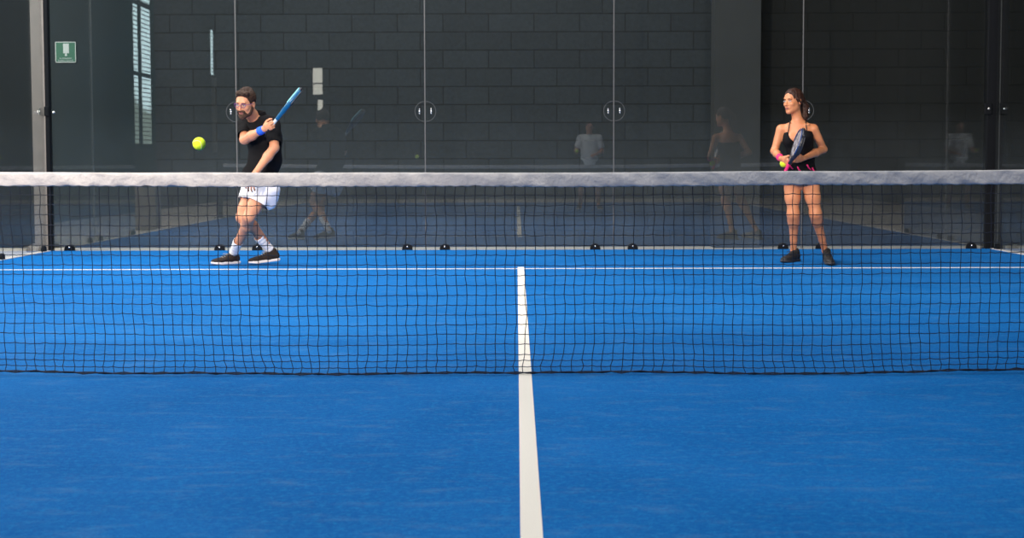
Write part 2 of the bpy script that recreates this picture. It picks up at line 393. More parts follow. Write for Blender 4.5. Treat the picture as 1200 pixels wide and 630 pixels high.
for i, (a, b, c, d) in enumerate(wins):
    ORG = V(HX0-.1, (a+b)/2, c)
    w = bbox('window_%d' % (i+1), (HX0-.05,HX0-.022,a,b,c,d), 'sky'); struct(w); ORG = np.zeros(3)
    fr = [box(HX0-.015,HX0+.01,a,a+.06,c,d), box(HX0-.015,HX0+.01,b-.06,b,c,d), box(HX0-.015,HX0+.01,a,b,c,c+.06), box(HX0-.015,HX0+.01,a,b,d-.06,d),
          box(HX0-.015,HX0+.03,b-.62,b-.50,c,d), box(HX0-.015,HX0+.01,a,b,c+1.38,c+1.46)]
    if i == 0: fr.append(box(HX0-.015,HX0+.01,a,b,c+2.75,c+2.84))
    v, f = merge(fr); link('window_frame', v, f, 'black_metal', w, smooth=False)
    v, f = merge([box(HX0-.018,HX0-.012,a,b,z,z+.018) for z in np.arange(c+.05, d, .085)]); link('louvre_slats', v, f, 'grey_metal', w, smooth=False)
# small bright window high in the front wall, seen mirrored left of centre
w = struct(bbox('window_3', (-5.31,-5.07,HY0+.001,HY0+.02,2.30,3.38), M['sky'])); M['sky2'] = mat('bright_pane', (.95,.92,.80), .5, emit=3.0)
w.data.materials[0] = M['sky2']
v, f = merge([box(-5.34,-5.05,HY0+.02,HY0+.05,2.97,3.0), box(-5.34,-5.05,HY0+.02,HY0+.05,2.56,2.70), box(-5.34,-5.19,HY0+.02,HY0+.05,2.26,2.56), box(-5.34,-5.31,HY0+.01,HY0+.05,2.26,3.42)])
link('window_frame', v, f, 'black_metal', w, smooth=False)

struct(bbox('trim_6_pilaster', (HX0,HX0+.05,-12.0,-11.6,1.2,3.0), 'taupe'))
# safety sign on the dark panel
o = W(76.5, 61, HY1)
t = empty('safety_sign', (o[0], HY1+.018, o[2]), 'square green sign with white rectangle symbol on dark panel at far left', 'sign')
s = .115
bbox('sign_plate', (o[0]-s,o[0]+s,HY1+.012,HY1+.019,o[2]-s,o[2]+s), 'sign_green', t)
e = .009
v, f = merge([box(o[0]-s,o[0]+s,HY1+.010,HY1+.013,o[2]+s-e,o[2]+s), box(o[0]-s,o[0]+s,HY1+.010,HY1+.013,o[2]-s,o[2]-s+e),
              box(o[0]-s,o[0]-s+e,HY1+.010,HY1+.013,o[2]-s,o[2]+s), box(o[0]+s-e,o[0]+s,HY1+.010,HY1+.013,o[2]-s,o[2]+s)])
link('sign_border', v, f, 'sign_white', t, smooth=False)
v, f = merge([box(o[0]-.026,o[0]+.038,HY1+.009,HY1+.013,o[2]-.012,o[2]+.094), box(o[0]-.003,o[0]+.011,HY1+.009,HY1+.013,o[2]-.022,o[2]-.010),
              box(o[0]-.008,o[0]+.016,HY1+.009,HY1+.013,o[2]-.042,o[2]-.022)])
link('sign_symbol', v, f, 'sign_white', t, smooth=False)
def text(txt, size, loc, m, parent, wide=None):
    c = bpy.data.curves.new('lettering', 'FONT'); c.body = txt; c.size = size; c.align_x = 'CENTER'; c.extrude = .001
    to = bpy.data.objects.new('tmp', c); COL.objects.link(to); bpy.context.view_layer.update()
    me = bpy.data.meshes.new_from_object(to.evaluated_get(bpy.context.evaluated_depsgraph_get()))
    bpy.data.objects.remove(to)
    xs = [q.co.x for q in me.vertices]; k = (wide/(max(xs)-min(xs))) if wide else 1
    for q in me.vertices: x, y, z = q.co; q.co = Vector((x*k+loc[0]-ORG[0], loc[1]-z-ORG[1], y+loc[2]-ORG[2]))
    ob = bpy.data.objects.new('lettering', me); COL.objects.link(ob); me.materials.append(M[m]); ob.parent = parent; return ob
text('IN EMERGENZA', .020, (o[0], HY1+.010, o[2]-.075), 'sign_white', t, .135)
text('PREMERE IL PULSANTE', .018, (o[0], HY1+.010, o[2]-.098), 'sign_white', t, .175)

# ------------------------------------------------------------------ glass walls of the court
def clamp(x, y, parent, axis='x'):
    vs, fs = [], []
    n = 14
    for s, yy in ((0, y-.035), (1, y-.003)):
        for k in range(n+1):
            a = math.pi*k/n; vs.append((x+.055*math.cos(a), yy, .012+.052*math.sin(a)))
        vs.append((x-.055, yy, 0)); vs.append((x+.055, yy, 0))
    m_ = n+3
    fs = [tuple(range(m_)), tuple(range(2*m_-1, m_-1, -1))]+[(k, k+m_, (k+1) % m_+m_, (k+1) % m_) for k in range(m_)]
    if axis == 'y':
        sg = 1 if x < 0 else -1
        vs = [(x-sg*(q[1]-y), y+(q[0]-x), q[2]) for q in vs]
    c = link('clamp', vs, fs, 'black_metal', parent, smooth=False)
    if axis == 'x': v, f = tube([(x,y-.042,.035), (x,y-.034,.035)], .009, 10); link('bolt', v, f, 'chrome', c)
    return c
def fitting(x, y, parent, side):
    # half of the round patch with its chrome bolt heads, on the side of the joint where this panel is
    z = W(500, 130.5, 10)[2]
    a0 = math.pi/2 if side < 0 else -math.pi/2
    rr = [(x+side*.006+.105*math.cos(a), y-.008, z+.105*math.sin(a)) for a in np.linspace(a0, a0+math.pi, 22)]
    rr = [(min(q[0], x-.006) if side < 0 else max(q[0], x+.006), q[1], q[2]) for q in rr]
    v, f = tube(rr, .0022, 6); c = link('patch_ring', v, f, 'seal', parent)
    for dz, r_ in ((.022,.007), (0,.010), (-.022,.007)):
        v, f = tube([(x+side*.062,y-.02,z+dz), (x+side*.062,y-.004,z+dz)], r_, 10); link('bolt', v, f, 'chrome', c)
labels = ['clear glass back wall panel in front of the dark panel with green sign',
          'clear glass back wall panel directly behind the man in black polo',
          'middle clear glass back wall panel, in line with the white centre line',
          'clear glass back wall panel standing before the grey pillar',
          'clear glass back wall panel between the woman and right corner post']
for i in range(5):
    x0, x1 = -5+2*i, -3+2*i
    t = empty('glass_panel', ((x0+x1)/2, 10, 0), labels[i], 'glass panel', 'glass panels of the back wall')
    bbox('pane', ((-4.974 if i == 0 else x0+.001),(4.937 if i == 4 else x1-.010),9.994,10.006,.004,3.6), 'glass', t)
    for xc in (x0+.2, x1-.2): clamp(xc, 10, t)
    if i < 4:
        bbox('seal_strip', (x1-.0095,x1+.0005,9.994,10.006,.004,3.6), 'seal', t)
        fitting(x1, 10, t, -1)
    if i > 0: fitting(x0, 10, t, 1)
    else:
        zf = W(500, 130.5, 10)[2]; v, f = tube([(-4.94,9.965,zf), (-4.94,9.992,zf)], .014, 12); link('bolt', v, f, 'chrome', t)
for sx, nm in ((-1,'left'), (1,'right')):
    for j, (y0, y1) in enumerate(((8.15,9.925), (6.15,8.14))):
        t = empty('glass_panel', (sx*5.03, (y0+y1)/2, 0), ('clear glass side wall panel beside the %s corner post' if j == 0 else 'second clear glass side wall panel from the %s corner post') % nm, 'glass panel', 'glass panels of the side walls')
        bbox('pane', (sx*5.03-.006,sx*5.03+.006,y0,y1,.008,3.6), 'glass', t)
        for yc in ((y0+.25, y1-.16) if j == 0 else (y0+.2, y1-.2)): clamp(sx*5.03, yc, t, 'y')
        if j == 0: bbox('seal_strip', (sx*5.03-.009,sx*5.03+.009,y0-.01,y0,.008,3.6), 'kerb', t)
# corner posts
zf = W(50, 130.5, 10)[2]
t = empty('corner_post', (-5.10, 10.02, 0), 'pale grey steel corner post at the left end of glass wall', 'post')
bbox('post_tube', (-5.165,-5.022,9.97,10.09,-.01,3.7), 'grey_metal', t, .004)
v, f = merge([uvsphere((-5.15,10.0,.005), (.12,.045,.075))]); link('base_flange', v, f, 'grey_metal', t)
bbox('corner_profile', (-5.022,-4.978,9.955,10.05,-.01,3.7), 'black_metal', t, .003)
for sx_ in (-5.083,):
    v, f = merge([tube([(sx_,9.935,zf+dz), (sx_,9.97,zf+dz)], r_, 10) for dz, r_ in ((.024,.008), (0,.012), (-.024,.008))]); link('bolt', v, f, 'chrome', t)
bbox('bracket', (-5.03,-4.98,9.94,9.985,zf-.05,zf+.05), 'black_metal', t, .006)
t = empty('corner_post', (5.05, 10.02, 0), 'black steel corner post at the right end of glass wall', 'post')
bbox('post_tube', (4.94,5.065,9.96,10.09,-.01,3.7), 'black_metal', t, .004)
bbox('outer_tube', (5.075,5.165,9.98,10.09,-.01,3.7), 'black_metal', t, .004)
bbox('joint_strip', (5.063,5.077,9.965,10.0,-.01,3.7), 'seal', t)
for sx_ in (4.935, 5.10):
    c = bbox('bracket', (sx_-.03,sx_+.045,9.93,9.96,zf-.06,zf+.06), 'black_metal', t, .006)
    v, f = tube([(sx_+.01,9.92,zf), (sx_+.01,9.93,zf)], .012, 10); link('bolt', v, f, 'chrome', c)
# taupe storage box standing outside the left side of the court, seen mirrored
t = empty('storage_box', (-5.27, 4.36, -.015), 'taupe storage box outside the left side of the court, reflected in the glass', 'box')
bbox('box_body', (-5.42,-5.12,4.2,4.52,-.015,.74), 'taupe', t, .008)
bbox('lid', (-5.43,-5.11,4.19,4.53,.742,.78), 'grey_metal', t, .006)
bbox('handle', (-5.30,-5.24,4.525,4.545,.60,.62), 'black_metal', t)

# ------------------------------------------------------------------ net
def sm(x, seed, n=5, f=1.0):
    r = np.random.RandomState(seed); y = 0
    for i in range(n): y = y+np.sin(x*f*(1+i*.9+r.rand())+r.rand()*6.28)/(1+i*.6)
    return y/2
def top_z(x): return .882+.0016*x*x+.0018*sm(x, 3, f=2.2)
net = empty('tennis_net', (0, 0, 0), 'dark mesh net with white top tape strung across the blue court', 'net')
CELL = .0430; NX = 231; NR = 21
xs = (np.arange(NX)-NX//2)*CELL
bot = .009+.004*np.clip(sm(xs, 21, f=1.3), -1, 1)+.018*np.clip((-xs-1.35)/1.0, 0, 1)+.010*np.clip((xs-1.0)/1.2, 0, 1)
PT = np.zeros((NX, NR, 3))
for i, x in enumerate(xs):
    tz = top_z(x)-.055
    for j in range(NR):
        u = j/(NR-1)            # 0 top .. 1 bottom
        z = tz-(tz-bot[i])*(u*1.06 if u < .85 else .901+.099*(u-.85)/.15)
        dx = .006*math.sin(x*1.9+u*2.5)*u+.014*sm(x, 5, f=1.1)*u**4+.020*sm(x, 77, f=1.6)*max(0, u-.8)/.2+.0035*math.sin(j*1.3+x*1.2)*math.sin(x*7+j*.35)
        dy = .020*math.sin(u*3.1)*sm(x, 9, f=.8)+.03*u**5*sm(x, 13, f=1.5)-.02*u**6
        PT[i, j] = (x+dx+.034*u*u*math.exp(-((x+1.6)/.55)**2)+rng.normal(0,.0011+(.003 if u > .9 else 0)), dy+rng.normal(0,.001), max(z+rng.normal(0,.0012)+.003*math.sin(x*2.4+j*.5)*u*(1-u)*3, .008))
def strut(a, b, r):
    d = nrm(b-a); s = nrm(np.cross(d, V(0,1,.01))); t_ = np.cross(d, s)
    return [a+r*s, a+r*t_, a-r*s, a-r*t_, b+r*s, b+r*t_, b-r*s, b-r*t_], [(0,1,5,4),(1,2,6,5),(2,3,7,6),(3,0,4,7)]
vs, fs, c0 = [], [], 0
RT = .0017
for i in range(NX):
    for j in range(NR):
        prs = []
        if j < NR-1: prs.append(PT[i, j+1])
        if i < NX-1: prs.append(PT[i+1, j])
        for q in prs:
            mid = (PT[i, j]+q)/2
            if abs(q[2]-PT[i, j][2]) < .02: mid = mid+V(0,0,-.0022)     # rows sag between knots
            for a_, b_ in ((PT[i, j], mid), (mid, q)):
                v, f = strut(a_, b_, RT); vs += v; fs += [tuple(k+c0 for k in g) for g in f]; c0 += 8
        k_ = PT[i, j]; r_ = .0030
        vs += [k_+V(r_,0,0), k_-V(r_,0,0), k_+V(0,r_,0), k_-V(0,r_,0), k_+V(0,0,r_), k_-V(0,0,r_)]
        fs += [tuple(q+c0 for q in g) for g in ((0,2,4),(2,1,4),(1,3,4),(3,0,4),(2,0,5),(1,2,5),(3,1,5),(0,3,5))]; c0 += 6
link('net_mesh', vs, fs, 'net', net, smooth=False)
for off in (0, 1):
    pts = [PT[i, -1]+V(0, -.004+.008*off, .001+.0035*math.sin(xs[i]*40+off*3.1)) for i in range(NX)]
    v, f = tube(pts, .0031, 6); link('bottom_cord', v, f, 'cord', net)
# tape
def tapemat():
    m = mat('white_net_tape', (.52,.50,.50), .85, noise=(14,.8,(.38,.375,.40)), bump=(60,.5)); return m
M['tape'] = tapemat()
prof = []
NT = 900; K = 16; vs, fs = [], []
for i in range(NT+1):
    x = -5+10*i/NT; zt = top_z(x)
    hgt = .061+.002*sm(x, 31, f=3)
    for k in range(K):
        a = 2*math.pi*k/K; ca, sa = math.cos(a), math.sin(a)
        yy = (.0085+.002*sm(x, 41, f=9))*math.copysign(abs(ca)**.6, ca); zz = (hgt/2)*math.copysign(abs(sa)**.55, sa)
        puck = .0022*math.sin(x*46+2*math.sin(x*7))*max(0, -sa)+.003*sm(x*3+zz*20, 55, f=4)
        vs.append((x, yy+puck+.004*sm(x, 61, f=2), zt-hgt/2+zz+(.0012*math.sin(x*110) if sa < -.5 else 0)))
for i in range(NT):
    for k in range(K): l = (k+1) % K; fs.append((i*K+k, (i+1)*K+k, (i+1)*K+l, i*K+l))
fs += [tuple(range(K)), tuple(NT*K+k for k in range(K))[::-1]]
tp = link('top_tape', vs, fs, 'tape', net)
for sx in (-1, 1):
    t = empty('net_post', (sx*5.06, 0, 0), 'short black post holding the %s end of the net' % ('left' if sx < 0 else 'right'), 'post', 'net posts')
    bbox('post_tube', (sx*5.06-.04,sx*5.06+.04,-.04,.04,0,.95), 'black_metal', t, .005)
    bbox('base_plate', (sx*5.06-.09,sx*5.06+.09,-.09,.09,.0,.012), 'black_metal', t)

# ------------------------------------------------------------------ people
def frame(fwd, up=(0,0,1), roll=0):      # columns: left, forward, up
    f = nrm(fwd); u = np.array(up, float); l = nrm(np.cross(u, f)); u = np.cross(f, l)
    if roll: l, u = math.cos(roll)*l+math.sin(roll)*u, math.cos(roll)*u-math.sin(roll)*l
    return np.stack([l, f, u], 1)
def hand(wr, d, n, right, curls, thumb, spread=.0, s=1.0):
    d = nrm(d); n = nrm(n-d*np.dot(n, d)); t = np.cross(d, n)*(1 if right else -1)
    wr = np.array(wr); pr = [ecn(wr-d*.01, (.024*s,.019*s), wr+d*.03*s, (.034*s,.016*s), t, .012), ecn(wr+d*.03*s, (.034*s,.016*s), wr+d*.068*s, (.038*s,.013*s), t, .012)]
    for i, (off, ln, r) in enumerate(((.029,.95,.0088), (.010,1.05,.0092), (-.010,.98,.0088), (-.028,.78,.0078))):
        p = wr+d*(.078-.004*abs(i-1))*s+t*off*s; a = 0
        for sg, (l, c) in enumerate(zip((.043,.026,.022), curls)):
            a += c; dd = math.cos(a)*d+math.sin(a)*n+t*spread*(1.5-i)*.2; dd = nrm(dd)
            q = p+dd*l*ln*s; pr.append(cone(p, r*s*(1-.08*sg), q, r*s*(.92-.08*sg), .003 if sg else .006)); p = q
    p = wr+d*.022*s+t*.026*s; a, b_ = thumb
    d1 = nrm(d*.7+t*.75+n*a); q = p+d1*.042*s; pr.append(cone(p, .0135*s, q, .0105*s, .012))
    d2 = nrm(d*.85+t*.1+n*b_); q2 = q+d2*.030*s; pr.append(cone(q, .0105*s, q2, .009*s, .003))
    d3 = nrm(d*.7-t*.35+n*b_*1.2); pr.append(cone(q2, .0092*s, q2+d3*.022*s, .0075*s, .003))
    return pr
def head(c, R, s=1.0, fem=False):
    T = lambda l, f, u: c+R@(np.array((l, f, u))*s)
    j = .85 if fem else 1
    pr = [ell(T(0,-.012,.032), np.array((.076,.096,.084))*s, R, .02), ell(T(0,.022,-.030), np.array((.060*(.97 if fem else 1),.064,.080))*s, R, .02),
          cone(T(-.040*j,.010,-.062), .026*s, T(-.010*j,.062,-.098), .019*s, .02), cone(T(.040*j,.010,-.062), .026*s, T(.010*j,.062,-.098), .019*s, .02),
          cone(T(-.032,.075,.024), .012*s, T(.032,.075,.024), .012*s, .015),
          ell(T(-.036,.058,-.026), np.array((.022,.022,.020))*s, R, .015), ell(T(.036,.058,-.026), np.array((.022,.022,.020))*s, R, .015),
          ell(T(-.030,.094,.002), np.array((.016,.014,.010))*s, R, .010, '-'), ell(T(.030,.094,.002), np.array((.016,.014,.010))*s, R, .010, '-'),
          cone(T(0,.084,.008), .007*s, T(0,.104,-.034), .0105*s*j, .010), ell(T(-.010,.093,-.038), np.array((.008,.009,.007))*s, R, .005), ell(T(.010,.093,-.038), np.array((.008,.009,.007))*s, R, .005),
          ell(T(0,.078,-.066), np.array((.025,.014,.014))*s, R, .010)]
    for sg in (-1, 1):
        pr += [ell(T(sg*.077,-.012,-.006), np.array((.008,.019,.031))*s, R, .006), ell(T(sg*.084,-.008,-.003), np.array((.004,.010,.018))*s, R, .004, '-')]
    return pr, T
def face_parts(T, R, s, parent, browm, fem=False):
    for sg in (-1, 1):
        v, f = uvsphere(T(sg*.030,.0800,.001), np.array((.0145,.0070,.0062))*s, 16, 10, R); e = link('eye', v, f, 'eyew', parent)
        v, f = uvsphere(T(sg*.030+.001,.0835,.001), np.array((.0056,.0045,.0056))*s, 12, 8, R); link('iris', v, f, 'iris', e)
        v, f = tube([T(sg*.014,.088,.018), T(sg*.030,.088,.022), T(sg*.046,.077,.017)], [.0030*s,.0038*s,.0020*s], 6); link('eyebrow', v, f, browm, parent)
        v, f = tube([T(sg*.015,.0835,.001), T(sg*.022,.087,.0062), T(sg*.032,.087,.0072), T(sg*.045,.0805,.0022)], .0014*s, 5); link('eyelashes', v, f, 'hair_w', e)
    v, f = merge([uvsphere(T(0,.089,-.062), np.array((.021,.0065,.0045))*s, 16, 8, R), uvsphere(T(0,.088,-.070), np.array((.018,.0068,.0052))*s, 16, 8, R)])
    link('lips', v, f, 'lip', parent)
def shoe(heel, toe, lift, m, sole, lacem, parent, up=(0,0,1), L=.285, wd=1.0):
    """heel, toe: points of the foot on the ground; the whole shoe tilts with them"""
    f = nrm(toe-heel); l = nrm(np.cross(V(0,0,1), f)); u = np.cross(f, l); c = np.array(heel)
    T = lambda a, b, h: c+f*a*L+l*b*wd+u*h
    pr = [ecn(T(.13,0,.050), (.036*wd,.036), T(.36,0,.048), (.037*wd,.038), l, .02), ecn(T(.36,0,.048), (.038*wd,.042), T(.72,0,.034), (.046*wd,.024), l, .03),
          ell(T(.80,0,.032), (.046*wd,.058,.026), np.stack([l,f,u],1), .03), cone(T(.16,0,.05), .034, T(.19,0,.088), .036, .02), cone(T(.30,0,.07), .028, T(.24,0,.092), .036, .02),
          plane(T(0,0,.014), -u)]
    sh = sdf('shoe', pr, m, parent, .004)
    out = [(-.0,.0),(.01,.020),(.06,.032),(.2,.036),(.42,.036),(.62,.045),(.76,.050),(.88,.043),(.965,.024),(1.0,0)]
    ring = [(a, b) for a, b in out]+[(a, -b) for a, b in out[::-1][1:-1]]
    vs, fs = [], []; n = len(ring)
    for hh, sc in ((0,.96), (.006,1.0), (.020,1.0), (.024,.95)):
        for a, b in ring: vs.append(T(.5+(a-.5)*sc, b*sc*1.02, hh+(.010*max(0, a-.8)/.2 if hh < .01 else .006*max(0, a-.8)/.2)))
    for q in range(3):
        for k in range(n): fs.append((q*n+k, q*n+(k+1) % n, (q+1)*n+(k+1) % n, (q+1)*n+k))
    fs += [tuple(range(n))[::-1], tuple(3*n+k for k in range(n))]
    link('sole', vs, fs, sole, sh)
    pr = [tube([T(a, -.024, h-.007), T(a+.01, 0, h), T(a, .024, h-.007)], .0032, 6) for a, h in ((.42,.094),(.49,.087),(.56,.079),(.63,.071))]
    pr.append(tube([T(.42,0,.096), T(.45,.03,.098), T(.52,.035,.090)], .003, 6)); pr.append(tube([T(.42,0,.096), T(.45,-.03,.098), T(.52,-.035,.090)], .003, 6))
    v, f_ = merge(pr); link('laces', v, f_, lacem, sh)
    return sh
def ring_band(name, a, b, r1, r2, m, parent, k=None):
    # band around a limb from a to b
    n = 24; d = nrm(b-a); s_ = nrm(np.cross(d, V(.3,.5,.8))); t_ = np.cross(d, s_); vs, fs = [], []
    L = np.linalg.norm(b-a)
    prof = [(0,0),(.12,.0025),(.5,.004),(.88,.0025),(1,0),(1,-.008),(0,-.008)]
    for (u, o) in prof:
        for q in range(n): an = 2*math.pi*q/n; vs.append(a+d*L*u+(r1+(r2-r1)*u+o)*(math.cos(an)*s_+math.sin(an)*t_))
    for i in range(len(prof)):
        j = (i+1) % len(prof)
        for q in range(n): l = (q+1) % n; fs.append((i*n+q, i*n+l, j*n+l, j*n+q))
    return link(name, vs, fs, m, parent)

def racket(butt, A, nr, label, loc, mats, group=None):
    global ORG
    A = nrm(A); nr = nrm(nr-A*np.dot(nr, A)); w = np.cross(A, nr)
    t = empty('padel_racket', loc, label, 'racket', group)
    T = lambda a, b, c: butt+w*a+A*b+nr*c
    face, frm, stripe, bump, grip = mats
    cy, rx, ry = .322, .118, .120
    # face with holes from a filled 2D curve
    cu = bpy.data.curves.new('face', 'CURVE'); cu.dimensions = '2D'; cu.fill_mode = 'BOTH'; cu.extrude = .015
    def circ(x, y, a, b, n):
        sp = cu.splines.new('POLY'); sp.points.add(n-1); sp.use_cyclic_u = True
        for k in range(n): an = 2*math.pi*k/n; sp.points[k].co = (x+a*math.cos(an), y+b*math.sin(an), 0, 1)
    circ(0, cy, rx, ry, 48)
    for gx in range(-4, 5):
        for gy in range(-4, 5):
            x = gx*.021+(.0105 if gy % 2 else 0); y = gy*.020
            if (x/.09)**2+(y/.09)**2 < 1: circ(x, cy+y, .0052, .0052, 10)
    to = bpy.data.objects.new('tmp', cu); COL.objects.link(to); bpy.context.view_layer.update()
    me = bpy.data.meshes.new_from_object(to.evaluated_get(bpy.context.evaluated_depsgraph_get())); bpy.data.objects.remove(to)
    vs = [T(q.co.x, q.co.y, q.co.z) for q in me.vertices]; fs = [tuple(p_.vertices) for p_ in me.polygons]
    link('racket_face', vs, fs, face, t, smooth=False)
    pr = []
    N_ = 36; pts = [T((rx+.006)*math.cos(a), cy+(ry+.006)*math.sin(a), 0) for a in np.linspace(0, 2*math.pi, N_, endpoint=False)]
    for i in range(N_): pr.append(ecn(pts[i], (.019,.012), pts[(i+1) % N_], (.019,.012), nr, .004))
    for sg in (-1, 1): pr.append(ecn(T(sg*.014,.12,0), (.017,.012), T(sg*.068,.215,0), (.018,.013), nr, .01))
    fr_ = sdf('frame', pr, frm, t, .005)
    for sc_ in (-1, 1):
        pts = [T((rx+.0125)*math.cos(a), cy+(ry+.0125)*math.sin(a), sc_*.0175) for a in np.linspace(-.35, math.pi+.35, 30)]
        v, f = tube(pts, .0062, 8); link('accent_stripe', v, f, stripe if sc_ > 0 else bump, fr_)
    pts = [T((rx+.016)*math.cos(a), cy+(ry+.016)*math.sin(a), 0) for a in np.linspace(math.pi*.32, math.pi*.68, 16)]
    v, f = tube(pts, [.008]+[.015]*14+[.008], 10); link('bumper', v, f, bump, fr_)
    g = sdf('grip', [ecn(T(0,.012,0), (.016,.0145), T(0,.130,0), (.0165,.015), w, .01)], grip, t, .004,
            wrinkle=lambda X, Y, Z: .0012*np.sin(2*math.pi/.018*((X-butt[0])*A[0]+(Y-butt[1])*A[1]+(Z-butt[2])*A[2])))
    v, f = uvsphere(T(0,.003,0), .019, 16, 10); link('butt_cap', v, f, bump, g)
    loop = [T(.012*math.sin(q), -.01-.055*math.sin(q/2), .012*math.cos(q)-.008) for q in np.linspace(0, 2*math.pi, 18, endpoint=False)]
    v, f = tube(loop, .0018, 5, True); link('wrist_cord', v, f, bump, g)
    return t, T

# ---- man
YM = 7.40
def build_man():
    global ORG
    w = lambda px, py, dy: W(px, py, YM+dy)
    root = empty('person', (*G(290, 306)[:2], 0), 'person in black polo and white shorts, stepping sideways with racket raised across the chest', 'person')
    hc = w(287.5, 121.5, -.20); HR = frame((-.34,-.92,-.22), roll=-.06)
    hp, T = head(hc, HR, 1.02)
    neck0 = w(302, 141, -.02); pel = w(303, 213, 0)
    fw = nrm((-.66,-.75,0)); sd = nrm(np.cross(V(0,0,1), fw))     # sd = his left
    fl = nrm((-.80,-.60,0)); sl = nrm(np.cross(V(0,0,1), fl))
    shR = w(287, 145, .06); shL = w(320, 145, -.06)
    elR = w(286.5, 163.5, -.16); wrR = w(308.5, 151.5, -.30)
    elL = w(321.5, 173, -.20); wrL = w(300, 202, -.33)
    hipL = w(308, 222, -.05); hipR = w(297, 222, .10)
    knL = w(291.5, 254, -.13); knR = w(283.5, 254.5, .03)
    anL = w(273, 298.5, -.09); anR = w(315, 294.5, .13)
    chest = w(309, 160, .02); belly = w(311, 187, .03)
    torso = [ecn(w(306,153,.01), (.165,.112), chest+V(.01,0,-.03), (.158,.118), sd, .05), ecn(chest, (.150,.115), belly, (.142,.112), sd, .06),
             ecn(belly, (.142,.112), pel+V(.0,0,-.0), (.150,.120), sd*.5+sl*.5, .05),
             cone(neck0+V(.0,.0,-.02), .07, shR+V(.01,0,.0), .055, .04), cone(neck0+V(0,0,-.02), .07, shL+V(-.01,0,0), .055, .04)]
    neck = [cone(neck0+V(0,.01,-.02), .060, T(0,-.022,-.050), .056, .03)]
    armR = [cone(shR, .054, elR, .041, .03), cone(elR, .042, elR*.6+wrR*.4, .043, .02), cone(elR*.6+wrR*.4, .041, wrR, .027, .02)]
    armL = [cone(shL, .056, elL, .041, .03), cone(elL, .041, elL*.65+wrL*.35, .043, .02), cone(elL*.65+wrL*.35, .041, wrL, .027, .02)]
    def leg(h_, k_, a_, fd):
        d = nrm(a_-k_); bk = -nrm(fd-d*np.dot(fd, d))
        return [cone(h_, .088, k_*.7+h_*.3, .064, .04), cone(k_*.7+h_*.3, .064, k_, .051, .03), cone(k_, .050, k_+d*.07, .046, .03),
                cone(k_+d*.05+bk*.010, .048, k_+d*.15+bk*.020, .050, .03), cone(k_+d*.15+bk*.018, .050, a_, .033, .03)]
    kf = nrm((-.75,-.65,0))
    pass; toeL, heelL = G(247.5, 310.5), G(281, 308.5); toeR = G(291, 309.5); heelR = G(328.5, 305.5+3)+V(0,0,.028)
    anL = W(273.5, 296.5, (heelL*.76+toeL*.24)[1]); anR = W(317, 293, (heelR*.80+toeR*.20)[1])
    legs = leg(hipL, knL, anL, kf)+leg(hipR, knR, anR, kf)
    feet = [cone(anL, .034, heelL*.7+toeL*.3+V(0,0,.045), .032, .02), cone(anR, .034, heelR*.7+toeR*.3+V(0,0,.045), .032, .02)]
    # hands
    ax = nrm(w(351, 106, -.30)-w(318, 147, -.36))
    dR = nrm(nrm(wrR-elR)*.8+V(.15,0,.05)); nR = nrm((.1,.85,.15)); nR = nrm(nR-dR*np.dot(nR, dR))
    hR = hand(wrR+dR*.012, dR, nR, True, (1.25,1.35,.9), (.75,1.0), s=1.0)
    dL = nrm((-.42,-.05,-.90)); nL = nrm((.2,.85,-.2))
    hL = hand(wrL+nrm(wrL-elL)*.012, dL, nL, False, (.35,.45,.35), (.35,.4), spread=.5, s=1.12)
    body = hp+torso+neck+armR+armL+legs+feet+hR+hL
    sdf('body', body, 'skin_m', root, .0055)
    # racket along ax through the closed fist
    grip_c = wrR+dR*.085+nR*.034
    # hair, beard, glasses
    s = 1.02
    hair = [ell(T(0,-.020,.045), np.array((.085,.098,.088))*s, HR, .0), cone(T(-.03,.052,.098), .026, T(.05,.050,.100), .022, .02), cone(T(0,.01,.118), .03, T(.0,-.06,.10), .04, .02),
            ell(T(0,.075,.005), np.array((.072,.055,.072))*s, HR, .012, '-'), ell(T(0,.02,-.075), np.array((.12,.085,.078))*s, HR, .01, '-'),
            ell(T(.09,.0,-.01), np.array((.022,.026,.034))*s, HR, .005, '-'), ell(T(-.09,.0,-.01), np.array((.022,.026,.034))*s, HR, .005, '-')]
    sdf('hair', hair, 'hair_m', root, .004, folds(.0022, 210, 190, 120))
    jaw = [cone(T(-.052,.004,-.040), .024, T(-.040,.020,-.075), .024, .02), cone(T(.052,.004,-.040), .024, T(.040,.020,-.075), .024, .02),
           cone(T(-.038,.018,-.072), .026, T(0,.066,-.100), .025, .02), cone(T(.038,.018,-.072), .026, T(0,.066,-.100), .025, .02),
           cone(T(-.024,.084,-.052), .0075, T(0,.094,-.050), .008, .006), cone(T(.024,.084,-.052), .0075, T(0,.094,-.050), .008, .006),
           cone(T(-.026,.080,-.055), .009, T(-.028,.060,-.085), .016, .015), cone(T(.026,.080,-.055), .009, T(.028,.060,-.085), .016, .015),
           ell(T(0,.098,-.0665), np.array((.020,.018,.0085))*s, HR, .004, '-')]
    sdf('beard', jaw, 'beard', root, .004, folds(.0014, 240, 210, 200))
    face_parts(T, HR, s, root, 'hair_m')
    pr = []
    for sg in (-1, 1):
        pr.append(tube([T(sg*.031+.023*math.cos(a), .104-.012*abs(sg*.031+.023*math.cos(a))/.05, .002+.015*math.sin(a)) for a in np.linspace(0, 2*math.pi, 20, endpoint=False)], .0022, 6, True))
        pr.append(tube([T(sg*.054,.090,.008), T(sg*.074,.060,.010), T(sg*.083,.0,.006)], .0024, 6))
    pr.append(tube([T(-.009,.103,.005), T(0,.107,.008), T(.009,.103,.005)], .0022, 6))
    v, f = merge(pr); gl = link('glasses', v, f, 'glassframe', root)
    gl['label'] = 'purple framed glasses'
